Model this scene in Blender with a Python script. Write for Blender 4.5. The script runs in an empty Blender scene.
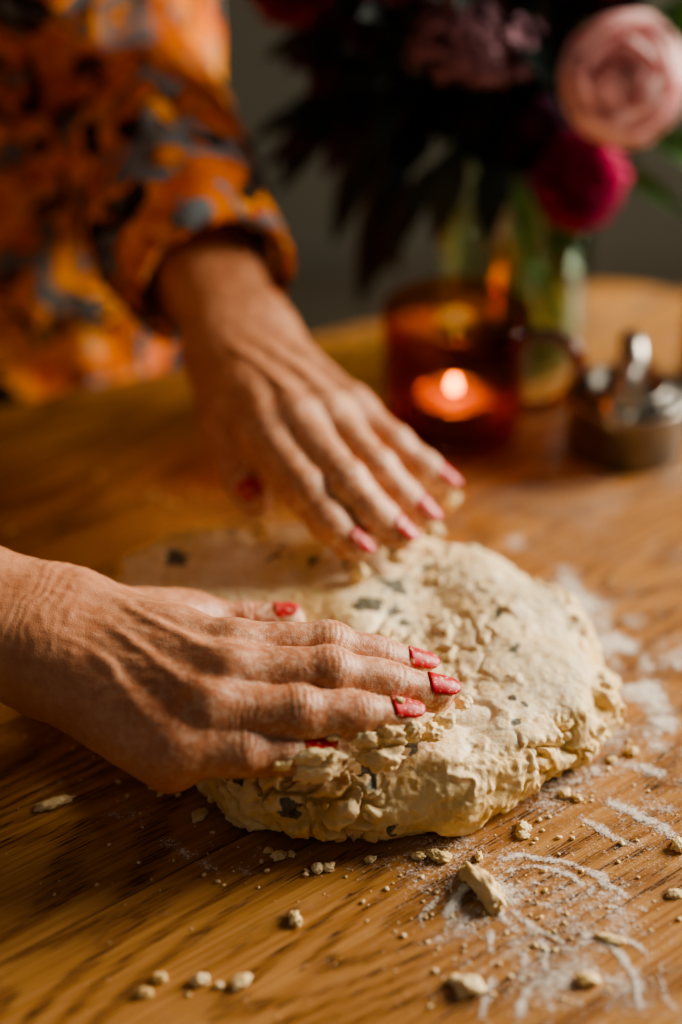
import bpy, math, random
import numpy as np
from mathutils import Vector, Matrix
random.seed(7); rng=np.random.default_rng(7)
scene=bpy.context.scene
A=lambda *v: np.array(v,dtype=np.float64)
TABLE_H=0.75   # everything is modelled with the table top at z=0, lifted to 0.75 m at the end

# ------------------------------------------------------------------ helpers
def link(o,parent=None):
    scene.collection.objects.link(o)
    if parent is not None: o.parent=parent
    return o
def empty(name):
    e=bpy.data.objects.new(name,None); e.empty_display_size=.05; return link(e)
def mesh_np(name,V,Fq,mat=None,parent=None,smooth=True,attrs=None):
    me=bpy.data.meshes.new(name)
    V=np.asarray(V,dtype=np.float32); Fq=np.asarray(Fq,dtype=np.int32)
    n=Fq.shape[1]
    me.vertices.add(len(V)); me.vertices.foreach_set('co',V.ravel())
    me.loops.add(Fq.size); me.loops.foreach_set('vertex_index',Fq.ravel())
    me.polygons.add(len(Fq)); me.polygons.foreach_set('loop_start',np.arange(0,Fq.size,n,dtype=np.int32))
    me.polygons.foreach_set('loop_total',np.full(len(Fq),n,dtype=np.int32))
    me.polygons.foreach_set('use_smooth',np.full(len(Fq),smooth,dtype=bool))
    me.update(calc_edges=True); me.validate()
    if attrs:
        for k,a in attrs.items():
            at=me.attributes.new(k,'FLOAT','POINT'); at.data.foreach_set('value',np.asarray(a,dtype=np.float32))
    if mat: me.materials.append(mat)
    return link(bpy.data.objects.new(name,me),parent)
def mesh_py(name,V,Fs,mat=None,parent=None,smooth=True):
    me=bpy.data.meshes.new(name); me.from_pydata([tuple(v) for v in V],[],[tuple(f) for f in Fs]); me.update()
    me.polygons.foreach_set('use_smooth',[smooth]*len(me.polygons))
    if mat: me.materials.append(mat)
    return link(bpy.data.objects.new(name,me),parent)
class Acc:
    def __init__(s): s.V=[];s.F=[]
    def add(s,V,F):
        b=len(s.V); s.V+= [tuple(v) for v in V]; s.F+=[tuple(i+b for i in f) for f in F]
    def obj(s,name,mat,parent=None,smooth=True): return mesh_py(name,s.V,s.F,mat,parent,smooth)
def box(a,lo,hi):
    x0,y0,z0=lo;x1,y1,z1=hi
    a.add([(x0,y0,z0),(x1,y0,z0),(x1,y1,z0),(x0,y1,z0),(x0,y0,z1),(x1,y0,z1),(x1,y1,z1),(x0,y1,z1)],
          [(0,3,2,1),(4,5,6,7),(0,1,5,4),(1,2,6,5),(2,3,7,6),(3,0,4,7)])
def lathe(a,prof,c=(0,0,0),n=64,close=False):
    V=[];m=len(prof)
    for i in range(n):
        t=2*math.pi*i/n
        for r,z in prof: V.append((c[0]+r*math.cos(t),c[1]+r*math.sin(t),c[2]+z))
    F=[]
    for i in range(n):
        j=(i+1)%n
        for k in range(m if close else m-1):
            l=(k+1)%m
            F.append((i*m+k,j*m+k,j*m+l,i*m+l))
    a.add(V,F)
def tube(a,pts,rad,n=10,squash=None):
    pts=[Vector(p) for p in pts]; m=len(pts); V=[];F=[]
    up=Vector((0.13,.2,1)).normalized(); nrm=None
    for i,p in enumerate(pts):
        d=(pts[min(i+1,m-1)]-pts[max(i-1,0)]).normalized()
        if nrm is None: nrm=(up-d*up.dot(d)).normalized() if abs(up.dot(d))<.98 else d.orthogonal().normalized()
        else: nrm=(nrm-d*nrm.dot(d)).normalized()
        b=d.cross(nrm); r=rad[i] if hasattr(rad,'__len__') else rad
        for k in range(n):
            t=2*math.pi*k/n
            V.append(p+nrm*(r*math.cos(t))+b*(r*math.sin(t)*(squash or 1)))
    for i in range(m-1):
        for k in range(n):
            l=(k+1)%n; F.append((i*n+k,i*n+l,(i+1)*n+l,(i+1)*n+k))
    F.append(tuple(range(n-1,-1,-1))); F.append(tuple((m-1)*n+k for k in range(n)))
    a.add(V,F)
def bez(p0,p1,p2,n=12):
    p0,p1,p2=map(Vector,(p0,p1,p2))
    return [p0*(1-t)**2+p1*2*t*(1-t)+p2*t*t for t in [i/(n-1) for i in range(n)]]

# ------------------------------------------------------------------ numpy noise
def h3(i,j,k,seed):
    with np.errstate(over='ignore'):
        x=(i.astype(np.int64)*374761393+j.astype(np.int64)*668265263+k.astype(np.int64)*2147483647+seed*1274126177)&0xffffffff
        x=((x^(x>>13))*1274126177)&0xffffffff
        x=((x^(x>>16))*2246822519)&0xffffffff
        x=x^(x>>15)
    return (x&0xffffff)/float(0x1000000)
def vnoise(p,seed=0):
    f=np.floor(p); u=p-f; u=u*u*(3-2*u); f=f.astype(np.int64); r=0
    for dx in (0,1):
        for dy in (0,1):
            for dz in (0,1):
                w=(u[:,0] if dx else 1-u[:,0])*(u[:,1] if dy else 1-u[:,1])*(u[:,2] if dz else 1-u[:,2])
                r=r+w*h3(f[:,0]+dx,f[:,1]+dy,f[:,2]+dz,seed)
    return r*2-1
def fbm(p,o=4,seed=0,g=.5):
    r=0;a=1;s=0
    for i in range(o):
        r=r+a*vnoise(p*(2.03**i)+i*17.3,seed+i); s+=a; a*=g
    return r/s
def worley(p,seed=0):
    f=np.floor(p).astype(np.int64); d1=np.full(len(p),9.);d2=np.full(len(p),9.);idv=np.zeros(len(p))
    for dx in (-1,0,1):
        for dy in (-1,0,1):
            for dz in (-1,0,1):
                c=f+np.array([dx,dy,dz])
                q=np.stack([c[:,0]+h3(c[:,0],c[:,1],c[:,2],seed),c[:,1]+h3(c[:,0],c[:,1],c[:,2],seed+1),c[:,2]+h3(c[:,0],c[:,1],c[:,2],seed+2)],1)
                d=np.sqrt(((p-q)**2).sum(1)); hid=h3(c[:,0],c[:,1],c[:,2],seed+3)
                m=d<d1
                d2=np.where(m,d1,np.minimum(d2,d)); idv=np.where(m,hid,idv); d1=np.where(m,d,d1)
    return d1,d2,idv
sm=lambda x_,a_,b_: (lambda t: t*t*(3-2*t))(np.clip((x_-a_)/(b_-a_),0,1))

# ------------------------------------------------------------------ implicit surfaces
def smin(a,b,k):
    h=np.clip(.5+.5*(b-a)/k,0,1); return b*(1-h)+a*h-k*h*(1-h)
def cone(p,a,b,ra,rb):
    a=np.asarray(a,float);b=np.asarray(b,float);ab=b-a
    t=np.clip(((p-a)@ab)/(ab@ab),0,1)
    return np.sqrt(((p-a-t[:,None]*ab)**2).sum(1))-(ra+(rb-ra)*t)
def surfnets(f,lo,hi,h,c=4,slack=1.0):
    lo=np.asarray(lo,float);hi=np.asarray(hi,float)
    nb=np.ceil((hi-lo)/(h*c)).astype(int)+1; n=nb*c
    gi=np.stack(np.meshgrid(*[np.arange(k) for k in nb],indexing='ij'),-1).reshape(-1,3)
    bc=lo+(gi*c+(c-1)/2)*h
    bv=f(bc)
    G=np.repeat(np.repeat(np.repeat(bv.reshape(nb),c,0),c,1),c,2).astype(np.float32)
    act=gi[np.abs(bv)<c*h*1.25+slack*h]
    off=np.stack(np.meshgrid(*[np.arange(c)]*3,indexing='ij'),-1).reshape(-1,3)
    idx=(act[:,None,:]*c+off[None]).reshape(-1,3)
    for s in range(0,len(idx),400000):
        ii=idx[s:s+400000]; G[ii[:,0],ii[:,1],ii[:,2]]=f(lo+ii*h)
    S=G<0
    nx,ny,nz=n-1
    corner=lambda dx,dy,dz,X: X[dx:dx+nx,dy:dy+ny,dz:dz+nz]
    cnt=np.zeros((nx,ny,nz),np.int8)
    for dx in (0,1):
        for dy in (0,1):
            for dz in (0,1): cnt+=corner(dx,dy,dz,S)
    ac=np.argwhere((cnt>0)&(cnt<8)); vid=np.full((nx,ny,nz),-1,np.int32); vid[ac[:,0],ac[:,1],ac[:,2]]=np.arange(len(ac))
    P=np.zeros((len(ac),3));W=np.zeros(len(ac))
    cs=[(0,0,0),(1,0,0),(0,1,0),(1,1,0),(0,0,1),(1,0,1),(0,1,1),(1,1,1)]
    for a_ in range(8):
        for b_ in range(a_+1,8):
            d=np.abs(np.array(cs[a_])-np.array(cs[b_])).sum()
            if d!=1: continue
            ca=ac+np.array(cs[a_]);cb=ac+np.array(cs[b_])
            va=G[ca[:,0],ca[:,1],ca[:,2]].astype(float);vb=G[cb[:,0],cb[:,1],cb[:,2]].astype(float)
            m=(va<0)!=(vb<0); t=np.where(m,va/np.where(va-vb==0,1,va-vb),0)
            q=ca+(cb-ca)*t[:,None]; P+=q*m[:,None]; W+=m
    P=lo+P/W[:,None]*h
    Fs=[]
    for ax in range(3):
        sl0=[slice(1,-1)]*3; sl0[ax]=slice(0,-1); sl1=[slice(1,-1)]*3; sl1[ax]=slice(1,None)
        s0=S[tuple(sl0)];s1=S[tuple(sl1)]
        e=np.argwhere(s0!=s1)
        if len(e)==0: continue
        inside=s0[e[:,0],e[:,1],e[:,2]]
        o=np.ones(3,int);o[ax]=0; e=e+o
        u,v=(ax+1)%3,(ax+2)%3
        du=np.zeros(3,int);du[u]=1;dv=np.zeros(3,int);dv[v]=1
        g=lambda c_: vid[c_[:,0],c_[:,1],c_[:,2]]
        ok=(e<np.array([nx,ny,nz])).all(1); e=e[ok]; inside=inside[ok]
        q=np.stack([g(e-du-dv),g(e-dv),g(e),g(e-du)],1)
        q=np.where(inside[:,None],q,q[:,::-1]); q=q[(q>=0).all(1)]
        Fs.append(q)
    return P,np.concatenate(Fs)
def project(f,P,it=2,e=2e-4,maxstep=.0015):
    K=np.array([[1,-1,-1],[-1,-1,1],[-1,1,-1],[1,1,1]],float)
    for _ in range(it):
        d=f(P); g=sum(k*f(P+k*e)[:,None] for k in K)/(4*e)
        st=d[:,None]*g/np.maximum((g**2).sum(1),.2)[:,None]
        L=np.sqrt((st**2).sum(1)); st*=np.minimum(1,maxstep/np.maximum(L,1e-9))[:,None]
        P=P-st
    return P
def normals(f,P,e=4e-4):
    K=np.array([[1,-1,-1],[-1,-1,1],[-1,1,-1],[1,1,1]],float)
    g=sum(k*f(P+k*e)[:,None] for k in K); return g/np.maximum(np.sqrt((g**2).sum(1)),1e-9)[:,None]
def relax(P,F,it=1,lam=.5):
    for _ in range(it):
        s=np.zeros_like(P);c=np.zeros(len(P))
        for a_ in range(4):
            b_=(a_+1)%4
            np.add.at(s,F[:,a_],P[F[:,b_]]);np.add.at(c,F[:,a_],1)
            np.add.at(s,F[:,b_],P[F[:,a_]]);np.add.at(c,F[:,b_],1)
        P=P+lam*(s/np.maximum(c,1)[:,None]-P)
    return P

# ------------------------------------------------------------------ materials
class M:
    def __init__(s,name):
        s.m=bpy.data.materials.new(name); s.m.use_nodes=True; s.t=s.m.node_tree; s.t.nodes.clear()
        s.out=s.n('ShaderNodeOutputMaterial')
    def n(s,ty,**k):
        x=s.t.nodes.new(ty)
        for a,b in k.items(): setattr(x,a,b)
        return x
    def l(s,a,b): s.t.links.new(a,b)
    def val(s,sock,v):
        if isinstance(v,bpy.types.NodeSocket): s.l(v,sock)
        elif isinstance(v,(tuple,list)) and sock.type=='RGBA': sock.default_value=tuple(v)+((1,) if len(v)==3 else ())
        else: sock.default_value=v
    def bsdf(s,**k):
        b=s.n('ShaderNodeBsdfPrincipled')
        for a,v in k.items(): s.val(b.inputs[a.replace('_',' ')],v)
        return b
    def end(s,sh): s.l(sh,s.out.inputs['Surface']); return s.m
    def coord(s,scale=(1,1,1),rot=(0,0,0),loc=(0,0,0)):
        c=s.n('ShaderNodeTexCoord'); m=s.n('ShaderNodeMapping'); s.l(c.outputs['Object'],m.inputs['Vector'])
        m.inputs['Scale'].default_value=scale;m.inputs['Rotation'].default_value=rot;m.inputs['Location'].default_value=loc
        return m.outputs['Vector']
    def noise(s,vec,scale,detail=4,rough=.55,dist=0):
        x=s.n('ShaderNodeTexNoise'); s.l(vec,x.inputs['Vector'])
        for a,b in (('Scale',scale),('Detail',detail),('Roughness',rough),('Distortion',dist)): x.inputs[a].default_value=b
        return x.outputs['Fac']
    def math(s,op,a,b=0.,c=None,clamp=False):
        x=s.n('ShaderNodeMath',operation=op,use_clamp=clamp); s.val(x.inputs[0],a); s.val(x.inputs[1],b)
        if c is not None: s.val(x.inputs[2],c)
        return x.outputs[0]
    def mix(s,f,a,b,bt='MIX'):
        x=s.n('ShaderNodeMix',data_type='RGBA',blend_type=bt); s.val(x.inputs[0],f); s.val(x.inputs[6],a); s.val(x.inputs[7],b); return x.outputs[2]
    def rng(s,v,a,b,c=0.,d=1.,smooth=True):
        x=s.n('ShaderNodeMapRange',interpolation_type='SMOOTHSTEP' if smooth else 'LINEAR'); s.val(x.inputs['Value'],v)
        for k,w in (('From Min',a),('From Max',b),('To Min',c),('To Max',d)): x.inputs[k].default_value=w
        return x.outputs['Result']
    def bump(s,h,strength=.5,dist=.001,prev=None):
        x=s.n('ShaderNodeBump'); s.l(h,x.inputs['Height']); x.inputs['Strength'].default_value=strength; x.inputs['Distance'].default_value=dist
        if prev is not None: s.l(prev,x.inputs['Normal'])
        return x.outputs['Normal']
    def attr(s,n): 
        x=s.n('ShaderNodeAttribute',attribute_name=n); return x.outputs['Fac']
def simple(name,col,rough=.6,metal=0.,var=.25,scale=40,spec=.5,**k):
    m=M(name); v=m.coord(); f=m.noise(v,scale)
    c=m.mix(m.rng(f,.3,.7),tuple(x*(1-var) for x in col),tuple(min(1,x*(1+var)) for x in col))
    b=m.bsdf(Base_Color=c,Roughness=rough,Metallic=metal,**k); b.inputs['Specular IOR Level'].default_value=spec
    return m.end(b.outputs[0])

def mat_wood():
    m=M('oak_wood'); rot=(0,0,-math.radians(38))
    base=m.coord(rot=rot)
    sep=m.n('ShaderNodeSeparateXYZ'); m.l(base,sep.inputs[0]); x,y=sep.outputs[0],sep.outputs[1]
    yp=m.math('ADD',y,.017)
    idx=m.math('FLOOR',m.math('DIVIDE',yp,.115))
    wn=m.n('ShaderNodeTexWhiteNoise',noise_dimensions='1D'); m.l(idx,wn.inputs['W']); rnd=wn.outputs['Value']
    seam=m.math('ABSOLUTE',m.math('SUBTRACT',m.math('FRACT',m.math('DIVIDE',yp,.115)),.5))
    seam=m.rng(seam,.4955,.4995)
    cmb=m.n('ShaderNodeCombineXYZ'); m.l(m.math('MULTIPLY',x,2.8),cmb.inputs[0]); m.l(m.math('MULTIPLY',y,12.),cmb.inputs[1]); m.l(m.math('MULTIPLY',rnd,37.),cmb.inputs[2])
    n1=m.noise(cmb.outputs[0],1.0,1,.4)
    ph=m.math('ADD',m.math('MULTIPLY',n1,130.),m.math('MULTIPLY',y,230.))
    ring=m.math('ADD',m.math('MULTIPLY',m.math('SINE',ph),.5),.5)
    ring=m.math('POWER',ring,2.2)
    c2=m.n('ShaderNodeCombineXYZ'); m.l(m.math('MULTIPLY',x,9.),c2.inputs[0]); m.l(m.math('MULTIPLY',y,420.),c2.inputs[1]); m.l(rnd,c2.inputs[2])
    fib=m.noise(c2.outputs[0],1.,5,.7)
    c3=m.n('ShaderNodeCombineXYZ'); m.l(m.math('MULTIPLY',x,60.),c3.inputs[0]); m.l(m.math('MULTIPLY',y,1300.),c3.inputs[1]); m.l(rnd,c3.inputs[2])
    pore=m.rng(m.noise(c3.outputs[0],1.,2,.5),.53,.62)
    pore=m.math('MULTIPLY',pore,m.rng(ring,.05,.6,.10,1.))
    big=m.noise(base,7.,3)
    col=m.mix(m.rng(fib,.3,.7),(.31,.130,.033),(.57,.295,.098))
    col=m.mix(m.math('MULTIPLY',ring,.58),col,(.21,.078,.020))
    col=m.mix(m.math('MULTIPLY',rnd,.30),col,(.57,.30,.10))
    col=m.mix(m.math('MULTIPLY',m.rng(big,.35,.7),.30),col,(.26,.105,.027))
    col=m.mix(m.math('MULTIPLY',pore,.92),col,(.058,.021,.006))
    col=m.mix(m.math('MULTIPLY',seam,.7),col,(.05,.02,.006))
    hgt=m.math('SUBTRACT',m.math('SUBTRACT',m.math('MULTIPLY',fib,.4),pore),m.math('MULTIPLY',seam,2.))
    nb=m.bump(hgt,.8,.0004)
    b=m.bsdf(Base_Color=col,Roughness=m.rng(fib,.2,.8,.30,.46),Normal=nb)
    b.inputs['Specular IOR Level'].default_value=.5
    return m.end(b.outputs[0])
def mat_skin():
    m=M('skin'); v=m.coord()
    n1=m.noise(v,28,3); n2=m.noise(v,170,4,.65)
    c=m.mix(m.rng(n1,.32,.68),(.47,.190,.088),(.60,.285,.150))
    c=m.mix(m.math('MULTIPLY',m.rng(n2,.45,.75),.42),c,(.38,.125,.055))
    red=m.attr('red'); c=m.mix(m.math('MULTIPLY',red,.42),c,(.53,.145,.075))
    fl=m.attr('flour'); f2=m.math('MULTIPLY',m.rng(m.noise(v,300,5,.75),.45,.60),fl)
    c=m.mix(m.math('MULTIPLY',f2,.72),c,(.80,.66,.48))
    vo=m.n('ShaderNodeTexVoronoi',feature='DISTANCE_TO_EDGE'); m.l(v,vo.inputs['Vector']); vo.inputs['Scale'].default_value=1100
    h=m.math('ADD',m.math('MULTIPLY',m.rng(vo.outputs['Distance'],0,.3),.14),m.math('MULTIPLY',n2,1.2))
    nb=m.bump(h,.55,.0006)
    b=m.bsdf(Base_Color=c,Roughness=m.math('ADD',m.math('MULTIPLY',f2,.35),.40),Normal=nb)
    b.inputs['Subsurface Weight'].default_value=.14; b.inputs['Subsurface Radius'].default_value=(1,.35,.2); b.inputs['Subsurface Scale'].default_value=.004
    b.inputs['Specular IOR Level'].default_value=.5
    return m.end(b.outputs[0])
def mat_dough():
    m=M('dough'); v=m.coord()
    n1=m.noise(v,55,5,.6); n2=m.noise(v,400,4,.7); n3=m.noise(v,16,3)
    c=m.mix(m.rng(n1,.3,.7),(.76,.53,.22),(.89,.71,.40))
    c=m.mix(m.math('MULTIPLY',m.attr('butter'),.65),c,(.80,.50,.14))
    fl=m.math('MULTIPLY',m.rng(n3,.38,.62),m.rng(n2,.36,.60)); fl=m.math('MULTIPLY',fl,m.attr('top'))
    c=m.mix(m.math('MULTIPLY',fl,.70),c,(.94,.87,.73))
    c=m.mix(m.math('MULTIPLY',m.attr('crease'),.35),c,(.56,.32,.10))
    c=m.mix(m.math('MULTIPLY',m.attr('herb'),.9),c,m.mix(m.rng(n2,.4,.6),(.022,.026,.020),(.10,.11,.085)))
    nb=m.bump(m.math('ADD',m.math('MULTIPLY',n2,.6),n1),.6,.0013)
    b=m.bsdf(Base_Color=c,Roughness=.60,Normal=nb)
    b.inputs['Subsurface Weight'].default_value=.15; b.inputs['Subsurface Radius'].default_value=(1,.6,.3); b.inputs['Subsurface Scale'].default_value=.004
    b.inputs['Specular IOR Level'].default_value=.4
    return m.end(b.outputs[0])
def mat_flour():
    m=M('flour'); v=m.coord()
    n=m.noise(v,1200,3,.8); n0=m.noise(v,300,4,.75)
    a=m.attr('dens')
    s=m.math('ADD',m.math('MULTIPLY',n,.55),m.math('MULTIPLY',n0,.45))
    t=m.math('SUBTRACT',.630,m.math('MULTIPLY',a,.30))
    al=m.math('MULTIPLY',m.math('SUBTRACT',s,t),6.,clamp=True)
    al=m.math('MULTIPLY',al,m.rng(a,0.02,.22))
    b=m.bsdf(Base_Color=(.90,.85,.76),Roughness=.9,Alpha=m.math('MULTIPLY',al,.85)); b.inputs['Specular IOR Level'].default_value=.1
    return m.end(b.outputs[0])
def mat_shirt():
    m=M('printed_shirt'); v=m.coord()
    n1=m.noise(v,22,3,.5,.6); n2=m.noise(m.coord(loc=(3.3,1.2,2)),38,4,.6,.8); n3=m.noise(m.coord(loc=(7,5,1)),30,4,.55,.7); n4=m.noise(m.coord(loc=(1,9,4)),70,3,.6,.5)
    c=m.mix(m.rng(n1,.4,.6),(.66,.15,.008),(.93,.34,.025))
    c=m.mix(m.math('MULTIPLY',m.rng(n4,.55,.62),.8),c,(.52,.05,.008))
    c=m.mix(m.rng(n3,.515,.56),c,(.022,.015,.012))
    c=m.mix(m.rng(n2,.535,.575),c,(.17,.195,.21))
    b=m.bsdf(Base_Color=c,Roughness=.85,Normal=m.bump(m.noise(v,60,3),.4,.004)); b.inputs['Specular IOR Level'].default_value=.2
    return m.end(b.outputs[0])
def mat_thin_glass(name,tint,edge,rough=.02,spec=.05):
    m=M(name); v=m.coord(); n=m.noise(v,30,2)
    lw=m.n('ShaderNodeLayerWeight'); lw.inputs['Blend'].default_value=.5; fc=lw.outputs['Facing']
    t=m.n('ShaderNodeBsdfTransparent'); m.val(t.inputs['Color'],m.mix(m.math('MULTIPLY',m.math('POWER',fc,1.6),m.rng(n,.2,.8,.85,1.)),tint,edge))
    g=m.n('ShaderNodeBsdfGlossy'); g.inputs['Roughness'].default_value=rough
    f=m.math('ADD',m.math('MULTIPLY',m.math('POWER',fc,5.),.8),spec)
    x=m.n('ShaderNodeMixShader'); m.l(f,x.inputs[0]); m.l(t.outputs[0],x.inputs[1]); m.l(g.outputs[0],x.inputs[2])
    return m.end(x.outputs[0])
def mat_emit(name,col,st):
    m=M(name); e=m.n('ShaderNodeEmission'); e.inputs['Color'].default_value=col+(1,); e.inputs['Strength'].default_value=st
    return m.end(e.outputs[0])
def mat_petal(name,ca,cb,scale=60,trans=.0):
    m=M(name); v=m.coord(); n=m.noise(v,scale,3); c=m.mix(m.rng(n,.3,.7),ca,cb)
    b=m.bsdf(Base_Color=c,Roughness=.6); b.inputs['Specular IOR Level'].default_value=.25
    if trans<=0: return m.end(b.outputs[0])
    t=m.n('ShaderNodeBsdfTranslucent'); m.l(c,t.inputs['Color'])
    x=m.n('ShaderNodeMixShader'); x.inputs[0].default_value=trans; m.l(b.outputs[0],x.inputs[1]); m.l(t.outputs[0],x.inputs[2])
    return m.end(x.outputs[0])
WOOD=mat_wood();SKIN=mat_skin();DOUGH=mat_dough();FLOUR=mat_flour();SHIRT=mat_shirt()

# ------------------------------------------------------------------ room
e1=A(.899,.438,0);n1=A(-.438,.899,0)
a=Acc();box(a,(-3,-2.5,-.80),(2.2,2.3,-.75));a.obj('floor',simple('floor_boards',(.045,.036,.024),.6,scale=6),smooth=False)
WALLM=simple('wall_paint_olive',(.080,.073,.053),.9,var=.08,scale=3)
a=Acc();box(a,(-3,1.9,-.75),(2.2,1.98,1.85));a.obj('wall_back',WALLM,smooth=False)
a=Acc()
box(a,(1.9,-2.5,-.75),(1.98,1.9,.10));box(a,(1.9,-2.5,1.45),(1.98,1.9,1.85));box(a,(1.9,-2.5,.10),(1.98,.05,1.45));box(a,(1.9,1.55,.10),(1.98,1.9,1.45))
a.obj('wall_right',WALLM,smooth=False)
a=Acc()
box(a,(1.87,0,.05),(1.92,.07,1.50));box(a,(1.87,1.53,.05),(1.92,1.60,1.50));box(a,(1.87,.07,.05),(1.92,1.53,.11));box(a,(1.87,.07,1.44),(1.92,1.53,1.50));box(a,(1.88,.78,.11),(1.91,.82,1.44))
a.obj('window_1',simple('window_frame_paint',(.6,.58,.54),.5,var=.03),smooth=False)

# ------------------------------------------------------------------ table
a=Acc(); Cc=A(.151,.189,0); R=.1
def tbl_outline():
    pts=[]
    a0=math.atan2(n1[1],n1[0])
    L,Wd=1.35,.85
    cs=[Cc, Cc-n1*(Wd-2*R), Cc-n1*(Wd-2*R)-e1*(L-2*R), Cc-e1*(L-2*R)]
    st=a0
    for c in cs:
        for k in range(13):
            t=st-k*math.pi/24; pts.append((c[0]+R*math.cos(t),c[1]+R*math.sin(t)))
        st-=math.pi/2
    return pts
o=tbl_outline(); n=len(o)
def ring(off,z): 
    r=[]
    for i,p in enumerate(o):
        q0=o[i-1];q1=o[(i+1)%n];tx,ty=q1[0]-q0[0],q1[1]-q0[1];l=math.hypot(tx,ty)
        r.append((p[0]+ty/l*off,p[1]-tx/l*off,z)) 
    return r
V=[];prof=[(.004,0),(.0012,-.0012),(0,-.004),(0,-.026),(.0012,-.029),(.004,-.030)]
for off,z in prof: V+=ring(off,z)
F=[]
for k in range(len(prof)-1):
    for i in range(n):
        j=(i+1)%n; F.append((k*n+i,k*n+j,(k+1)*n+j,(k+1)*n+i))
F.append(tuple(range(n)));F.append(tuple((len(prof)-1)*n+i for i in range(n-1,-1,-1)))
tbl=empty('wooden_table')
mesh_py('table_top',V,F,WOOD,tbl,smooth=False)
a=Acc()
for s in (.06,1.09):
    for t in (.02,.63):
        c=Cc-e1*s-n1*t
        lathe(a,[(0,-.75),(.02,-.75),(.024,-.4),(.032,-.031),(0,-.031)],(c[0],c[1],0),24)
a.obj('table_legs',WOOD,tbl)

# ------------------------------------------------------------------ dough
DC=A(.008,-.110)
dth=np.radians([-143,-114,-102,-74,-55.5,-36,-25.6,-14,-1.3,21,47,70,98,119,136.5,153.6,180])
drr=np.array([.094,.0985,.100,.097,.0985,.101,.107,.111,.104,.095,.0935,.095,.097,.105,.120,.130,.115])
def dough_r(th): return np.interp(th,dth,drr,period=2*np.pi)
DH=.0345
def dough_f(p):
    x=p[:,0]-DC[0];y=p[:,1]-DC[1];th=np.arctan2(y,x);r=np.sqrt(x*x+y*y)
    R_=dough_r(th)+.0035*vnoise(np.stack([np.cos(th)*4,np.sin(th)*4,0*th],1),3)
    top=DH+.0034*vnoise(np.stack([x*38,y*38,0*x],1),5)-.008*np.clip((r/R_-.5)/.5,0,1)**2
    rad=.012
    qx=r-(R_-.001)+rad; qz=np.abs(p[:,2]-top/2)-top/2+rad
    return np.minimum(np.maximum(qx,qz),0)+np.sqrt(np.maximum(qx,0)**2+np.maximum(qz,0)**2)-rad
P,Fq=surfnets(dough_f,(-.140,-.225,-.004),(.135,.010,.045),.00072)
N=normals(dough_f,P)
x=P[:,0]-DC[0];y=P[:,1]-DC[1];rr=np.sqrt(x*x+y*y)/dough_r(np.arctan2(y,x))
side=np.clip((rr-.82)/.14,0,1); side=side*side*(3-2*side)
warp=np.stack([fbm(P*80,3,11),fbm(P*80,3,12),fbm(P*80,3,13)],1)*.010
warp2=np.stack([fbm(P*190,2,14),fbm(P*190,2,15),fbm(P*190,2,16)],1)*.0035
Q=(P+warp+warp2)*A(1,1,1.1)
w1,w2,wi=worley(Q*62,21); v1,v2,vi=worley((P+warp2+warp*.3)*115,31); u1,u2,ui=worley((P+warp2)*300,37)
fissm=sm(fbm(P*31,3,91),-.25,.25)              # cracks only open in places
crk=(1-sm(w2-w1,.0,.16))*fissm; crk2=1-sm(v2-v1,.0,.28)
reg=sm(fbm(P*22,3,41)+.18*np.clip(x/.1,-1,1),-.02,.34)     # crumbly patches on the pressed top
reg2=sm(fbm(P*40+7,3,43),-.1,.25)
ca=np.clip(side+.6*reg,0,1)
disp=-.0042*crk*side-.0018*crk*reg*(1-side)
disp+=(wi-.5)*.0050*side*sm(w2-w1,0,.34)
disp+=(wi-.5)*.0014*reg*(1-side)*sm(w2-w1,0,.25)
disp+=(vi-.5)*.0030*ca*reg2*sm(v2-v1,0,.26)-.0008*crk2*ca*reg2
disp+=(ui-.5)*.0008*ca*sm(u2-u1,0,.3)
disp+=.0046*fbm(P*46,5,51,.52)*(.38+.62*side)+.0004*fbm(P*260,2,55)
tears=np.clip(.07-np.abs(fbm(P*17+4,3,61)),0,.07)/.07
disp-=tears**3*.0022*(1-side)
fl1,fl2,fli=worley((P+warp2*1.5)*80,47); flake=(fli>.72)&(fl1<.45); disp+=np.where(flake,.0020*sm(.45-fl1,0,.12),0)*(1-side)*np.clip(reg+.3,0,1)
P2=P+N*disp[:,None]
P2[:,2]=np.maximum(P2[:,2],.0003)
g1,g2,gi_=worley((P+warp2*1.8)*A(66,66,60),77)
herb=((gi_>.90)&(g1<.42)).astype(float)*sm(.42-g1,0,.05)
g1,g2,gi_=worley((P+warp2*1.3)*A(150,120,130),79); herb=np.maximum(herb,((gi_>.955)&(g1<.45)).astype(float))
butter=np.clip((vi<.24)*1.*(.35+.65*ca)+(ui<.10)*.5,0,1)
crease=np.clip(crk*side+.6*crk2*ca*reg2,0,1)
topa=np.clip(N[:,2],0,1)*(1-.6*side)*(1-.4*reg)
dg=mesh_np('scone_dough_round',P2,Fq,DOUGH,attrs={'herb':herb,'butter':butter,'crease':crease,'top':topa})

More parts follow.
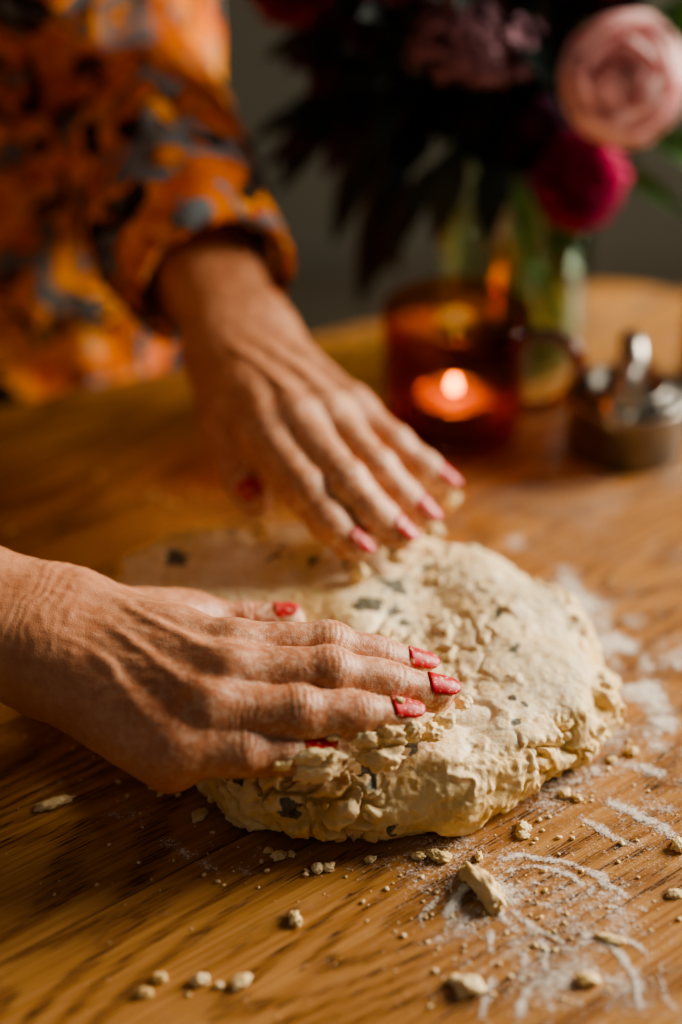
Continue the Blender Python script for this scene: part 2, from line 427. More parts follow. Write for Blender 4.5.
# ------------------------------------------------------------------ crumbs
import bmesh
def ico(sub):
    bm=bmesh.new();bmesh.ops.create_icosphere(bm,subdivisions=sub,radius=1)
    V=np.array([v.co[:] for v in bm.verts]);F=np.array([[v.index for v in f.verts] for f in bm.faces]);bm.free();return V,F
ICO2=ico(4);ICO1=ico(2)
CV=[];CF=[];CH=[]
def blob(c,s,rotz=None,seed=0,hi=True,herb=0.,ground=True):
    V0,F0=ICO2 if hi else ICO1
    o_=seed*3.1
    w1_,w2_,_i=worley(V0*(1.5 if hi else 1.1)+o_+.25*vnoise(V0*2+o_,3)[:,None],seed)
    d=.78+.45*(_i-.3)*sm(w2_-w1_,0,.4)+.35*fbm(V0*1.3+o_,3,seed)+.10*vnoise(V0*6+seed,seed+1)
    d=np.clip(d,.35,1.5)
    V=V0*d[:,None]*np.asarray(s)
    t=random.uniform(0,6.28) if rotz is None else rotz
    Rm=np.array([[math.cos(t),-math.sin(t),0],[math.sin(t),math.cos(t),0],[0,0,1]])
    V=V@Rm.T+np.asarray(c)
    if ground: V[:,2]=np.maximum(V[:,2],.0003+.0001*V0[:,2])
    b=sum(len(v) for v in CV); CV.append(V);CF.append(F0+b);CH.append(np.full(len(V),herb))
def tcr(x,y,sx,sy,sz,rz=None,seed=0): blob((x,y,sz*.55),(sx*1.15,sy*1.15,sz),rz,seed)
tcr(.0535,-.2285,.0048,.0125,.0050,math.radians(28),3)
tcr(.0470,-.2195,.0045,.003,.003,None,4);tcr(.0500,-.2215,.003,.0045,.003,.3,24)
tcr(.0442,-.2735,.0054,.0042,.0034,0,5);tcr(.0405,-.2705,.003,.0025,.002,0,15)
tcr(-.0167,-.241,.0022,.0036,.0025,.2,6)
tcr(-.063,-.269,.0025,.0022,.0018,0,7);tcr(-.068,-.276,.003,.0022,.0018,0,8)
tcr(-.035,-.271,.0042,.0026,.002,.5,9);tcr(-.049,-.270,.0036,.0026,.002,0,10);tcr(-.0425,-.272,.0018,.0014,.0012,0,11)
tcr(.086,-.270,.0042,.0032,.0022,.3,12)
tcr(-.112,-.179,.007,.003,.002,.5,13);tcr(.052,-.209,.0015,.0026,.0018,0,14)
tcr(.096,-.25,.005,.002,.0012,-.4,16);tcr(.128,-.203,.003,.004,.0025,0,17)
tcr(.1225,-.228,.003,.0025,.0015,0,18);tcr(-.072,-.168,.004,.0025,.002,.3,19)
for i in range(30):
    t=random.uniform(-2.6,.3); r=float(dough_r(np.array([t]))[0])+random.uniform(.001,.008); s=random.uniform(.0008,.0036)
    tcr(DC[0]+r*math.cos(t),DC[1]+r*math.sin(t),s,s*.8,s*.6,None,30+i)
for i in range(480):
    if i<200:
        t=random.uniform(-3.1,1.0); r=float(dough_r(np.array([t]))[0])+abs(random.gauss(0,.022))+.002
        x,y=DC[0]+r*math.cos(t),DC[1]+r*math.sin(t)
    elif i<380: x,y=random.gauss(.068,.030),random.gauss(-.240,.026)
    else: x,y=random.uniform(-.13,.16),random.uniform(-.30,-.17)
    s=.0003+.0009*random.random()**3
    blob((x,y,s*.5),(s*1.3,s,s*.6),None,100+i,False)
for i in range(26):
    s=.0005+.0014*random.random()**2; blob((random.uniform(-.16,-.03),random.uniform(.01,.08),s*.4),(s*1.2,s,s*.6),None,700+i,False)
Vc=np.concatenate(CV);Fc=np.concatenate(CF);Hc=np.concatenate(CH)
mesh_np('dough_crumbs',Vc,Fc,DOUGH,attrs={'herb':Hc,'butter':Hc*0+.15,'crease':Hc*0,'top':Hc*0+.4})

# ------------------------------------------------------------------ flour on the table
h=.0010; gx=np.arange(-.15,.22,h);gy=np.arange(-.31,.10,h)
X,Y=np.meshgrid(gx,gy,indexing='ij'); p2=np.stack([X.ravel(),Y.ravel()],1); p3=np.concatenate([p2,np.zeros((len(p2),1))],1)
dens=np.zeros(len(p2))
pw=p2+.0020*np.stack([fbm(p3*130,2,101),fbm(p3*130,2,103)],1)
def catm(pts,n=14):
    pts=[np.array(p,float) for p in pts]; q=[2*pts[0]-pts[1]]+pts+[2*pts[-1]-pts[-2]]; out=[]
    for i in range(1,len(q)-2):
        for t in np.linspace(0,1,n,endpoint=False):
            out.append(.5*((2*q[i])+(-q[i-1]+q[i+1])*t+(2*q[i-1]-5*q[i]+4*q[i+1]-q[i+2])*t*t+(-q[i-1]+3*q[i]-3*q[i+1]+q[i+2])*t**3))
    out.append(pts[-1]); return np.array(out)
def stroke(pts,w,amp,brk=.45):
    global dens
    c=catm(pts,8); d=np.full(len(p2),9.)
    for i in range(len(c)-1):
        a_,b_=c[i],c[i+1];ab=b_-a_
        t=np.clip(((pw-a_)@ab)/max(ab@ab,1e-12),0,1); d=np.minimum(d,np.sqrt(((pw-a_-t[:,None]*ab)**2).sum(1)))
    nn=1-brk*.6+brk*fbm(p3*95+amp*31+w*999,3,5)*2.0
    dens=np.maximum(dens,amp*np.exp(-(d/w)**2)*np.clip(nn,0,1.2)+.40*amp*np.exp(-(d/(w*2.8))**2)*np.clip(nn,0,1))
stroke([(.044,-.214),(.062,-.209),(.082,-.211),(.100,-.222),(.110,-.236)],.0016,.78)
stroke([(.060,-.216),(.076,-.215),(.090,-.222),(.098,-.233)],.0011,.7)
stroke([(.070,-.222),(.082,-.224),(.090,-.232)],.0010,.6)
stroke([(.056,-.236),(.064,-.250),(.065,-.268),(.060,-.290)],.0017,.80)
stroke([(.062,-.236),(.071,-.250),(.073,-.270),(.070,-.292)],.0012,.75)
stroke([(.066,-.240),(.080,-.255),(.084,-.28),(.083,-.30)],.0013,.70)
stroke([(.050,-.236),(.054,-.25),(.053,-.268),(.047,-.285)],.0013,.70)
stroke([(.045,-.225),(.038,-.238),(.034,-.250)],.0022,.80)
stroke([(.040,-.222),(.032,-.234),(.028,-.248)],.0012,.7)
stroke([(.090,-.248),(.099,-.258),(.103,-.272),(.103,-.300)],.0017,.8)
stroke([(.094,-.244),(.108,-.256),(.113,-.275),(.116,-.300)],.0013,.7)
stroke([(.074,-.232),(.090,-.242),(.106,-.246)],.0045,.55)
stroke([(.056,-.226),(.072,-.236),(.085,-.248)],.009,.55)
stroke([(.050,-.24),(.070,-.262),(.095,-.27)],.020,.48)
stroke([(.055,-.215),(.080,-.220),(.105,-.240)],.014,.46)
stroke([(.10,-.160),(.118,-.158),(.150,-.172)],.0035,.7)
stroke([(.125,-.142),(.137,-.150),(.16,-.163)],.004,.75)
stroke([(.100,-.176),(.112,-.182),(.125,-.196)],.0035,.65)
stroke([(.092,-.186),(.102,-.196),(.118,-.204)],.002,.65)
stroke([(.106,-.046),(.122,-.075),(.128,-.11),(.133,-.135)],.012,.75,.7)
stroke([(.085,-.008),(.100,-.022),(.112,-.045)],.009,.55,.8)
stroke([(.128,-.06),(.15,-.09),(.17,-.12)],.010,.50,.7)
stroke([(.125,-.10),(.14,-.13),(.15,-.15)],.018,.56,.7)
stroke([(.110,-.165),(.125,-.185),(.135,-.21)],.014,.45,.7)
stroke([(.04,.004),(.07,-.002),(.09,.01)],.008,.42,.8)
stroke([(-.02,.0),(.02,.03),(.09,.03)],.02,.25,.8)
stroke([(-.085,-.185),(-.05,-.195),(-.03,-.205)],.006,.38,.8)
stroke([(-.065,-.20),(-.05,-.212),(-.03,-.22)],.003,.42,.8)
ed=np.sqrt(((p2-DC)**2).sum(1))-dough_r(np.arctan2(p2[:,1]-DC[1],p2[:,0]-DC[0]))
rightw=np.clip((p2[:,0]+.08)/.12,.2,1)
dens=np.maximum(dens,.62*rightw*np.exp(-np.maximum(ed,0)/.012)*np.clip(.70+1.2*fbm(p3*45,3,8),0,1))
dens=np.maximum(dens,.55*rightw*np.exp(-np.maximum(ed,0)/.07)*np.clip(.38+1.6*fbm(p3*28,4,9),0,1))
dens=np.maximum(dens,.40*np.clip(fbm(p3*19,4,10)*2.4,0,1)*(p2[:,0]>-.12))
edge=np.minimum.reduce([p2[:,0]-gx[0],gx[-1]-p2[:,0],p2[:,1]-gy[0],gy[-1]-p2[:,1]]); dens*=np.clip(edge/.03,0,1)
nx_,ny_=X.shape; ii=np.arange(nx_*ny_).reshape(nx_,ny_)
Fq=np.stack([ii[:-1,:-1].ravel(),ii[1:,:-1].ravel(),ii[1:,1:].ravel(),ii[:-1,1:].ravel()],1)
kp=(dens[Fq].max(1)>.03)&(ed[Fq].min(1)>-.012); Fq=Fq[kp]
us,inv=np.unique(Fq,return_inverse=True); Fq=inv.reshape(-1,4)
zz=.0003+.0006*np.clip(dens[us]-.4,0,1)*(.5+vnoise(p3[us]*500,3)*.5)
mesh_np('flour_dusting',np.stack([p2[us,0],p2[us,1],zz],1),Fq,FLOUR,attrs={'dens':dens[us]})

# ------------------------------------------------------------------ hands
woman=empty('woman_kneading')
NAILM=M('red_nail_polish'); _v=NAILM.coord(); _nc=NAILM.mix(NAILM.rng(NAILM.noise(_v,300,3),.4,.6),(.42,.005,.012),(.58,.012,.022))
_nc=NAILM.mix(NAILM.math('MULTIPLY',NAILM.rng(NAILM.noise(_v,420,4,.7),.54,.62),.65),_nc,(.80,.64,.44))
_b=NAILM.bsdf(Base_Color=_nc,Roughness=.42); NAIL=NAILM.end(_b.outputs[0])
def unit(v): v=np.asarray(v,float); return v/np.linalg.norm(v)
def build_hand(name,elbow,wrist,fingers,thumb,palmn,h=.0008,flour=1.,side=1,thn_hint=None,thick=1.07,tnail=.0135,RT=(.0150,.0118,.0100,.0076),wr=.0190,fr=.031):
    elbow=A(*elbow);wrist=A(*wrist);up=unit(palmn)
    fs=[[A(*q) for q in f] for f in fingers]; th=[A(*q) for q in thumb]
    scl=[.97*thick,1.0*thick,.96*thick,.88*thick]
    R_=[(.0104*s,.0090*s,.0081*s,.0067*s) for s in scl]
    def endc(f,r): 
        L=np.linalg.norm(f[3]-f[2]); return f[2]+(f[3]-f[2])*max(L-r*.85,.3*L)/L
    ends=[endc(f,r[3]) for f,r in zip(fs,R_)]; te=endc(th,RT[3])
    ax=unit(wrist-elbow); lat=unit(np.cross(up,ax)); upw=unit(np.cross(ax,lat))
    joints=[]
    def dn(d,u=up): return unit(u-d*(u@d))
    for f,s in zip(fs,scl):
        d1=unit(f[2]-f[1]);d0=unit(f[1]-f[0]); dm=unit(d0+d1); joints.append((f[1],dm,dn(dm),.00036,.0060))
        d2=unit(f[3]-f[2]); dm=unit(d1+d2); joints.append((f[2],dm,dn(dm),.00026,.0036))
    tup=unit(thn_hint) if thn_hint is not None else up
    thn=dn(unit(th[3]-th[2]),tup); d=unit(th[3]-th[1]); joints.append((th[2],d,dn(d,tup),.0004,.006))
    def finger(p,f,r,e):
        d=cone(p,f[0],f[1],r[0],r[1]*.99)
        d=smin(d,cone(p,f[1],f[2],r[1]*.98,r[2]*.98),.004)
        d=smin(d,cone(p,f[2],e,r[2]*.97,r[3]),.003)
        d0=unit(f[1]-f[0]);nn=dn(unit(f[2]-f[0]))
        b=unit(np.cross(d0,nn))
        d=smin(d,cone(p,f[1]-b*.0010-nn*.0010,f[1]+b*.0010-nn*.0010,r[1]*.96,r[1]*.96),.005)
        for q0,q1,rr_ in ((f[0],f[1],r[0]),(f[1],f[2],r[1])):      # fleshy underside of each segment
            m_=(q0*.45+q1*.55)-nn*.0020; d=smin(d,cone(p,m_-d0*.005,m_+d0*.005,rr_*.88,rr_*.85),.005)
        pad=e-dn(unit(e-f[2]))*.0016
        d=smin(d,cone(p,(f[2]+pad)/2,pad,r[3]*.9,r[3]*.95),.003)
        return d
    mc=[f[0] for f in fs]
    wl=[wrist+lat*side*o for o in (.014,.005,-.005,-.013)]
    def f(p):
        o1,o2=.45*fr,.45*wr
        d=smin(cone(p,elbow+lat*o1,wrist+lat*o2,fr,wr),cone(p,elbow-lat*o1,wrist-lat*o2,fr,wr),.012)
        d=smin(d,cone(p,wrist-lat*side*.015+upw*.008-ax*.012,wrist-lat*side*.014+upw*.006-ax*.002,.007,.007),.014)   # ulna head
        palm=None
        for i in range(4):
            a_=wl[i]+ax*.004; b_=mc[i]-up*.0035
            c=cone(p,a_,b_,.0158*wr/.019,.0120*min(scl[i],1))
            palm=c if palm is None else smin(palm,c,.012)
        palm=smin(palm,cone(p,wl[3]-up*.006+ax*.012,mc[3]-up*.007,.014,.0105),.010)
        palm=smin(palm,cone(p,wl[0]-up*.003+ax*.012,th[1],RT[0],RT[1]),.012)
        palm=smin(palm,cone(p,th[0],th[1],RT[0],RT[1]),.010)
        palm=smin(palm,cone(p,mc[0]*.62+wl[0]*.38-up*.006,th[1]*.75+th[0]*.25-up*.002,.0105,.0090),.014)
        for i in range(3):
            w_=(mc[i]+mc[i+1])/2-up*.004+(unit(fs[i][1]-mc[i])+unit(fs[i+1][1]-mc[i+1]))*.0050
            palm=smin(palm,cone(p,(mc[i]+mc[i+1])/2-up*.0035,w_,.0092,.0062),.008)
        d=smin(d,palm,.016)
        for i in range(4):
            d=smin(d,cone(p,mc[i]-up*.0004,mc[i]-up*.0004+unit(fs[i][1]-mc[i])*.002,.0097*min(scl[i],1),.0092*min(scl[i],1)),.0065)
            s_=wl[i]*.55+wrist*.45+ax*.008+up*.0096; e_=mc[i]+up*.0060
            d=smin(d,cone(p,s_,e_,.0030,.0032),.0075)
        for (i,j,t0,t1) in ((1,2,.2,.85),(2,3,.15,.8),(0,1,.35,.9)):
            s_=wl[i]*(1-t0)+mc[i]*t0+up*.0120; m_=(wl[i]+wl[j])*.25+(mc[i]+mc[j])*.25+up*.0128; e_=wl[j]*(1-t1)+mc[j]*t1+up*.0095
            d=smin(d,np.minimum(cone(p,s_,m_,.0014,.0015),cone(p,m_,e_,.0015,.0012)),.0032)
        base=d; out=base
        for ff,r,e in zip(fs,R_,ends):
            g=smin(base,finger(p,ff,r,e),.0050); out=np.minimum(out,g)
        t=smin(cone(p,th[1],th[2],RT[1],RT[2]*.96),cone(p,th[2],te,RT[2]*.97,RT[3]),.003)
        pad=te-thn*.002; t=smin(t,cone(p,(th[2]+pad)/2,pad,RT[3],RT[3]*.95),.004)
        g=smin(base,t,.007); out=np.minimum(out,g)
        return out
    def fine(p):
        d=f(p)
        nzz=vnoise(p*350,9); nz2=vnoise(p*150,29)
        for J,dd,nn,amp,wd in joints:
            v=p-J; m=(np.abs(v).max(1)<.02)
            if not m.any(): continue
            v=v[m]; s=v@dd; u_=v@nn; lt=np.sqrt(np.maximum((v**2).sum(1)-s*s-u_*u_,0))
            w=np.exp(-(s/wd)**2)*np.clip((u_-.0015)/.004,0,1)*np.exp(-(lt/.009)**2)
            ph=s+lt*lt*12*np.sign(s)
            d[m]+=amp*w*(.5+.5*np.cos(2*np.pi*ph/.0025+nzz[m]*2.2+nz2[m]*2))-amp*.5*w
        q=p-wrist; s=q@ax; l=q@lat
        d+=.00020*np.exp(-((s-.03)/.045)**2)*vnoise(np.stack([s*170,l*420,0*s],1),19)
        d+=.00010*np.exp(-((s+.002)/.012)**2)*np.cos(2*np.pi*s/.0048+5*vnoise(p*120,4))
        d+=.00028*vnoise(p*140,14)+.00010*vnoise(p*420,15)
        return d
    allp=np.array([elbow,wrist]+[q for ff in fs for q in ff]+th)
    lo=allp.min(0)-.05;hi=allp.max(0)+.05
    P,Fq=surfnets(f,lo,hi,h)
    P=relax(P,Fq,2,.5); P=project(fine,P,2)
    red=np.zeros(len(P)); fl=np.zeros(len(P))
    for J,dd,nn,amp,wd in joints: red=np.maximum(red,.7*np.exp(-((P-J)**2).sum(1)/.009**2))
    for i in range(4): red=np.maximum(red,.5*np.exp(-((P-mc[i])**2).sum(1)/.012**2))
    for e in ends+[te]:
        dd=((P-e)**2).sum(1); red=np.maximum(red,.9*np.exp(-dd/.009**2)); fl=np.maximum(fl,1.1*np.exp(-dd/.019**2))
    sd=(P-wrist)@ax; fl=np.maximum(fl,.40*np.clip((sd+.01)/.10,0,1))*flour
    mesh_np(name,P,Fq,SKIN,woman,attrs={'red':red,'flour':fl})
    a=Acc()
    def nail(dip,e,r0,r1,nn,ln=.0138,wdg=54):
        d=unit(e-dip); nn=unit(nn-d*(nn@d)); b=np.cross(d,nn); V=[];nu,nv=13,15
        L0=np.linalg.norm(e-dip)
        for layer in (0,1):
            for j in range(nv):
                w=j/(nv-1)
                for i in range(nu):
                    u=-1+2*i/(nu-1); au=abs(u)
                    s0=-.0058+.0030*(1-math.sqrt(max(0,1-au**2.2))); s1=-.0058+ln-.0062*(1-math.sqrt(max(0,1-au**2.0)))
                    s=s0+(s1-s0)*w
                    t=np.clip((s+L0)/L0,0,1); r=(r0+(r1-r0)*t)
                    k=wdg*(1-.12*w); ph=math.radians(k)*u
                    rr_=r+.00045-(0 if layer==0 else .0006)
                    drop=-.10*max(s,0)-6*max(s,0)**2+(.0003 if 0<w<1 else 0)
                    V.append(e+d*s+nn*(rr_*math.cos(ph)+drop)+b*(rr_*math.sin(ph)*.98))
        F=[];o_=nu*nv
        for j in range(nv-1):
            for i in range(nu-1):
                q=j*nu+i; F.append((q,q+1,q+nu+1,q+nu)); F.append((o_+q,o_+q+nu,o_+q+nu+1,o_+q+1))
        for i in range(nu-1):
            F.append((i+1,i,o_+i,o_+i+1)); q=(nv-1)*nu+i; F.append((q,q+1,o_+q+1,o_+q))
        for j in range(nv-1):
            q=j*nu; F.append((q,q+nu,o_+q+nu,o_+q)); q=j*nu+nu-1; F.append((q+nu,q,o_+q,o_+q+nu))
        a.add(V,F)
    for ff,r,e in zip(fs,R_,ends): nail(ff[2],e,r[2]*.96,r[3],up)
    nail(th[2],te,RT[2]*.97,RT[3],tup,tnail)
    a.obj(name+'_nails',NAIL,woman)
Wf=(-.115,-.147,.058)
build_hand('right_hand',(-.34,-.092,.115),Wf,[
  [(-.040,-.162,.0635),(-.0050,-.1580,.0615),(.0160,-.1560,.0535),(.0340,-.1530,.0465)],
  [(-.041,-.180,.0650),(-.0040,-.1755,.0625),(.0200,-.1725,.0540),(.0415,-.1690,.0465)],
  [(-.048,-.196,.0605),(-.0155,-.1930,.0585),(.0070,-.1890,.0540),(.0275,-.1840,.0480)],
  [(-.062,-.2065,.0525),(-.036,-.2050,.0500),(-.0195,-.2015,.0455),(-.0045,-.1980,.0440)]],
  [(-.098,-.126,.049),(-.062,-.117,.0420),(-.0390,-.1125,.0390),(-.0165,-.1095,.0385)],(0,-.12,1),side=1,thn_hint=(.1,.1,1),thick=1.0,tnail=.0110,RT=(.0142,.0102,.0086,.0068))
Wb=(-.0480,.0610,.077)
EL=A(-.138,.292,.15)
build_hand('left_hand',EL,Wb,[
  [(-.0349,-.0181,.074),(-.0153,-.0560,.068),(-.0026,-.0665,.055),(.0098,-.0730,.046)],
  [(-.0204,-.0145,.077),(.0017,-.0520,.069),(.0168,-.0590,.055),(.0288,-.0645,.046)],
  [(-.0060,-.0060,.075),(.0149,-.0370,.066),(.0282,-.0400,.053),(.0391,-.0460,.045)],
  [(.0045,.0110,.069),(.0236,-.0080,.061),(.0381,-.0115,.051),(.0494,-.0160,.044)]],
  [(-.0520,.0390,.066),(-.0520,.0127,.060),(-.0460,-.0145,.052),(-.0365,-.0370,.046)],(.12,.05,1),h=.0010,side=-1,thn_hint=(-.3,-.1,1),thick=.98,tnail=.0115,RT=(.0132,.0108,.0094,.0074),wr=.0160,fr=.028)

# dough stuck on the fingertips
CV=[];CF=[];CH=[]
for (x,y,z,sx,sy,sz) in ((.018,-.194,.048,.0070,.0036,.0055),(.026,-.191,.047,.0055,.0038,.0050),(.009,-.197,.048,.0060,.0035,.0050),(.014,-.199,.041,.009,.005,.006),(.033,-.187,.043,.0060,.004,.0045),
  (-.012,-.2065,.048,.0085,.0030,.0040),(-.004,-.2045,.046,.0055,.0035,.0040),(-.022,-.2095,.047,.005,.0025,.003),(-.010,-.207,.042,.009,.004,.005),(-.003,-.199,.0510,.003,.002,.0015),
  (.039,-.180,.043,.0050,.004,.004),(-.030,-.2005,.060,.004,.002,.0018),(.0215,-.1855,.0575,.0025,.0018,.0012),(.047,-.168,.042,.004,.004,.003),
  (.041,-.048,.041,.005,.004,.004),(.008,-.080,.041,.005,.004,.004),(-.036,-.045,.039,.005,.004,.004),(.024,-.070,.042,.005,.004,.004),(.050,-.020,.040,.004,.004,.004),(-.012,-.114,.037,.004,.003,.003)):
    blob((x,y,z),(sx,sy,sz),.15,int(abs(x)*9999),True,ground=False)
Vc=np.concatenate(CV);Fc=np.concatenate(CF);z_=np.zeros(len(Vc))
mesh_np('sticky_dough_bits',Vc,Fc,DOUGH,woman,attrs={'herb':z_,'butter':z_+.15,'crease':z_,'top':z_+.3})

# ------------------------------------------------------------------ clothed body
SL=A(-.12,.285,.46);SR=A(-.37,.09,.41);ER=A(-.34,-.092,.115);HC=A(-.243,.292,.06)
latb=unit(A(.899,.438,0)); fwd=A(.438,-.899,0)
WBv=A(*Wb);WFv=A(*Wf)
def shirt(p):
    ch=(SL+SR)/2
    d=cone(p,SL,SR,.058,.058)
    for s in (-1,1):
        d=smin(d,cone(p,ch+latb*s*.085-A(0,0,.06),HC+latb*s*.065,.085,.105),.06)
        d=smin(d,cone(p,ch+latb*s*.07-A(0,0,.14)+fwd*.045,ch+latb*s*.07-A(0,0,.16)+fwd*.05,.055,.055),.04)
    d=smin(d,cone(p,HC,HC-A(0,0,.12),.125,.14),.05)
    cl=EL+(WBv-EL)*.83; cr=ER+(WFv-ER)*.45
    for S_,E_,C_,W_ in ((SL,EL,cl,WBv),(SR,ER,cr,WFv)):
        d=smin(d,cone(p,S_,E_,.058,.054),.03)
        s=cone(p,E_,C_,.054,.043); dirc=unit(C_-E_)
        s=np.maximum(s,(p-C_)@dirc)                         # cut straight at the cuff
        s=np.maximum(s,-cone(p,C_-dirc*.05,C_+dirc*.05,.035,.040)) # hollow cuff
        d=smin(d,s,.01)
    fold=.010*fbm(p*A(14,14,9),3,81)+.004*(1-np.abs(vnoise(p*38,83))*2)
    return d-fold
P,Fq=surfnets(shirt,(-.56,-.22,-.22),(.06,.50,.58),.005,slack=4)
P=relax(P,Fq,1,.4)
mesh_np('printed_shirt',P,Fq,SHIRT,woman)
def trousers(p):
    d=cone(p,HC-A(0,0,.02),HC-A(0,0,.10),.115,.125)
    for s in (-1,1):
        hip=HC+latb*s*.085-A(0,0,.12); kn=HC+latb*s*.10-A(0,0,.42)+fwd*.02; an=HC+latb*s*.11-A(0,0,.73)
        d=smin(d,cone(p,hip,kn,.085,.060),.03); d=smin(d,cone(p,kn,an,.060,.050),.02)
    return d-.004*fbm(p*18,2,3)
P,Fq=surfnets(trousers,(-.6,.05,-.75),(.05,.58,.12),.010,slack=4)
mesh_np('trousers',P,Fq,simple('black_denim',(.010,.010,.012),.85),woman)
def shoes(p):
    d=None
    for s in (-1,1):
        an=HC+latb*s*.11; an=A(an[0],an[1],-.715)
        c=cone(p,an-fwd*.03,an+fwd*.15-A(0,0,.005),.036,.028); d=c if d is None else np.minimum(d,c)
    return np.maximum(d,-(p[:,2]+.748))
P,Fq=surfnets(shoes,(-.6,.0,-.76),(.1,.6,-.62),.006,slack=2)
mesh_np('shoes',P,Fq,simple('dark_leather',(.03,.02,.015),.5),woman)
NK=(SL+SR)/2+A(0,0,.02); HD=NK+fwd*.075+A(0,0,.165); up3=A(0,0,1)
hf=unit(fwd-A(0,0,.55)); hu=unit(up3-hf*(up3@hf)); hl=np.cross(hu,hf)
def head(p):
    q=p-HD; x,y,z=q@hl,q@hf,q@hu
    d=(np.sqrt((x/.072)**2+((y+.012)/.090)**2+((z-.025)/.085)**2)-1)*.072
    d=smin(d,cone(p,HD-hu*.045+hf*.035,HD-hu*.072+hf*.060,.048,.026),.03)
    d=smin(d,cone(p,HD+hu*.01+hf*.082,HD-hu*.022+hf*.098,.007,.010),.010)
    for s in (-1,1):
        d=smin(d,cone(p,HD+hl*s*.071-hu*.005,HD+hl*s*.073+hu*.02-hf*.008,.008,.012),.006)
        e=HD+hl*s*.030+hu*.012+hf*.082; d=-smin(-d,cone(p,e,e+hf*.01,.012,.012),.008)
        d=smin(d,cone(p,e-hf*.012,e-hf*.011,.0125,.0125),.002)
    d=smin(d,cone(p,HD-hu*.046+hf*.083-hl*.014,HD-hu*.046+hf*.083+hl*.014,.0055,.0055),.004)
    return smin(d,cone(p,NK-A(0,0,.02),HD-hu*.03-hf*.02,.052,.048),.02)
P,Fq=surfnets(head,HD-.2,HD+.16,.004)
z_=np.zeros(len(P)); mesh_np('head',P,Fq,SKIN,woman,attrs={'red':z_,'flour':z_})
def hair(p):
    q=p-HD; x,y,z=q@hl,q@hf,q@hu
    d=(np.sqrt((x/.082)**2+((y+.022)/.098)**2+((z-.032)/.094)**2)-1)*.08
    d=smin(d,cone(p,HD-hf*.11+hu*.03,HD-hf*.13+hu*.035,.035,.03),.02)
    d=np.maximum(d,-cone(p,HD+hf*.085-hu*.05,HD+hf*.10+hu*.012,.062,.062))
    return d-.003*vnoise(np.stack([x*90,y*20,z*20],1),7)
P,Fq=surfnets(hair,HD-.2,HD+.18,.005,slack=2)
mesh_np('hair',P,Fq,simple('brown_hair',(.05,.022,.010),.5),woman)

# ------------------------------------------------------------------ amber mug with tealight
mug=empty('amber_glass_mug'); mc_=(.058,.106,0)
AMB=mat_thin_glass('amber_glass',(.99,.60,.18),(.72,.20,.02),rough=.05,spec=.022)
a=Acc();lathe(a,[(0,.0005),(.031,.0005),(.0345,.003),(.0362,.010),(.0368,.040),(.0372,.071),(.0360,.0722),(.0347,.071),(.0343,.040),(.0338,.012),(.030,.0075),(0,.0075)],mc_,72)
a.obj('mug_body',AMB,mug)
a=Acc()
hp=[(.0355,.060),(.048,.062),(.0595,.056),(.063,.043),(.058,.029),(.048,.021),(.0355,.018)]
cc=catm([(x,z) for x,z in hp],8)
dirh=unit(A(.97,-.20,0))
tube(a,[(mc_[0]+dirh[0]*x,mc_[1]+dirh[1]*x,z) for x,z in cc],.0042,12)
a.obj('mug_handle',mat_thin_glass('amber_glass_thick',(.50,.17,.05),(.14,.04,.012),rough=.08,spec=.14),mug)
cnd=empty('tealight_candle')
a=Acc();lathe(a,[(0,.0080),(.0185,.0080),(.0192,.009),(.0192,.0225),(.0197,.0230),(.0186,.0230),(.0184,.012),(0,.012)],mc_,48);a.obj('tealight_cup',simple('aluminium',(.75,.73,.7),.3,1.,var=.05),cnd)
m=M('candle_wax');_v=m.coord();b=m.bsdf(Base_Color=m.mix(m.noise(_v,80),(.45,.27,.10),(.52,.33,.14)),Roughness=.4)
b.inputs['Subsurface Weight'].default_value=.4;b.inputs['Subsurface Scale'].default_value=.01
a=Acc();lathe(a,[(0,.0125),(.0183,.0125),(.0183,.0222),(.016,.0215),(.004,.0208),(0,.0208)],mc_,48);a.obj('wax',m.end(b.outputs[0]),cnd)
a=Acc();tube(a,[(mc_[0],mc_[1],.0207),(mc_[0],mc_[1],.026)],.0006,8);a.obj('wick',simple('burnt_wick',(.02,.015,.01)),cnd)
a=Acc();lathe(a,[(0,.0245),(.0018,.0262),(.0025,.0280),(.0021,.0305),(.0011,.0330),(0,.0345)],mc_,20);a.obj('flame',mat_emit('flame_glow',(1,.50,.13),34),cnd)

# ------------------------------------------------------------------ cookie cutters
cut=empty('cookie_cutter_set'); STEEL=simple('steel',(.42,.40,.36),.36,1.,var=.15,scale=60)
ck=(.1455,.094)
a=Acc()
for r,hh in ((.0300,.030),(.0245,.033),(.0190,.036)):
    lathe(a,[(r,.0003),(r,hh-.001),(r+.0012,hh),(r+.0012,hh+.0012),(r-.0008,hh+.0012),(r-.0008,.0003)],(ck[0],ck[1],0),64,close=True)
a.obj('cutter_rings',STEEL,cut)
a=Acc()
for r,hh,top,rot in ((.0297,.030,.046,1.15),(.0242,.033,.058,1.35),(.0187,.036,.064,1.55)):
    d=A(math.cos(rot),math.sin(rot),0);b=A(-d[1],d[0],0);V=[];F=[];n_=20
    for i in range(n_+1):
        t=math.pi*i/n_; p=A(ck[0],ck[1],0)+d*(r*math.cos(t))+A(0,0,hh-.004+(top-hh+.004)*math.sin(t)**.7)
        nn=unit(d*math.cos(t)+A(0,0,1)*math.sin(t))
        for sx,sn in ((-.0042,0),(.0042,0),(.0042,.0009),(-.0042,.0009)): V.append(p+b*sx+nn*sn)
    for i in range(n_):
        for k in range(4):
            l=(k+1)%4;F.append((i*4+k,i*4+l,(i+1)*4+l,(i+1)*4+k))
    a.add(V,F)
a.obj('strap_handles',STEEL,cut)

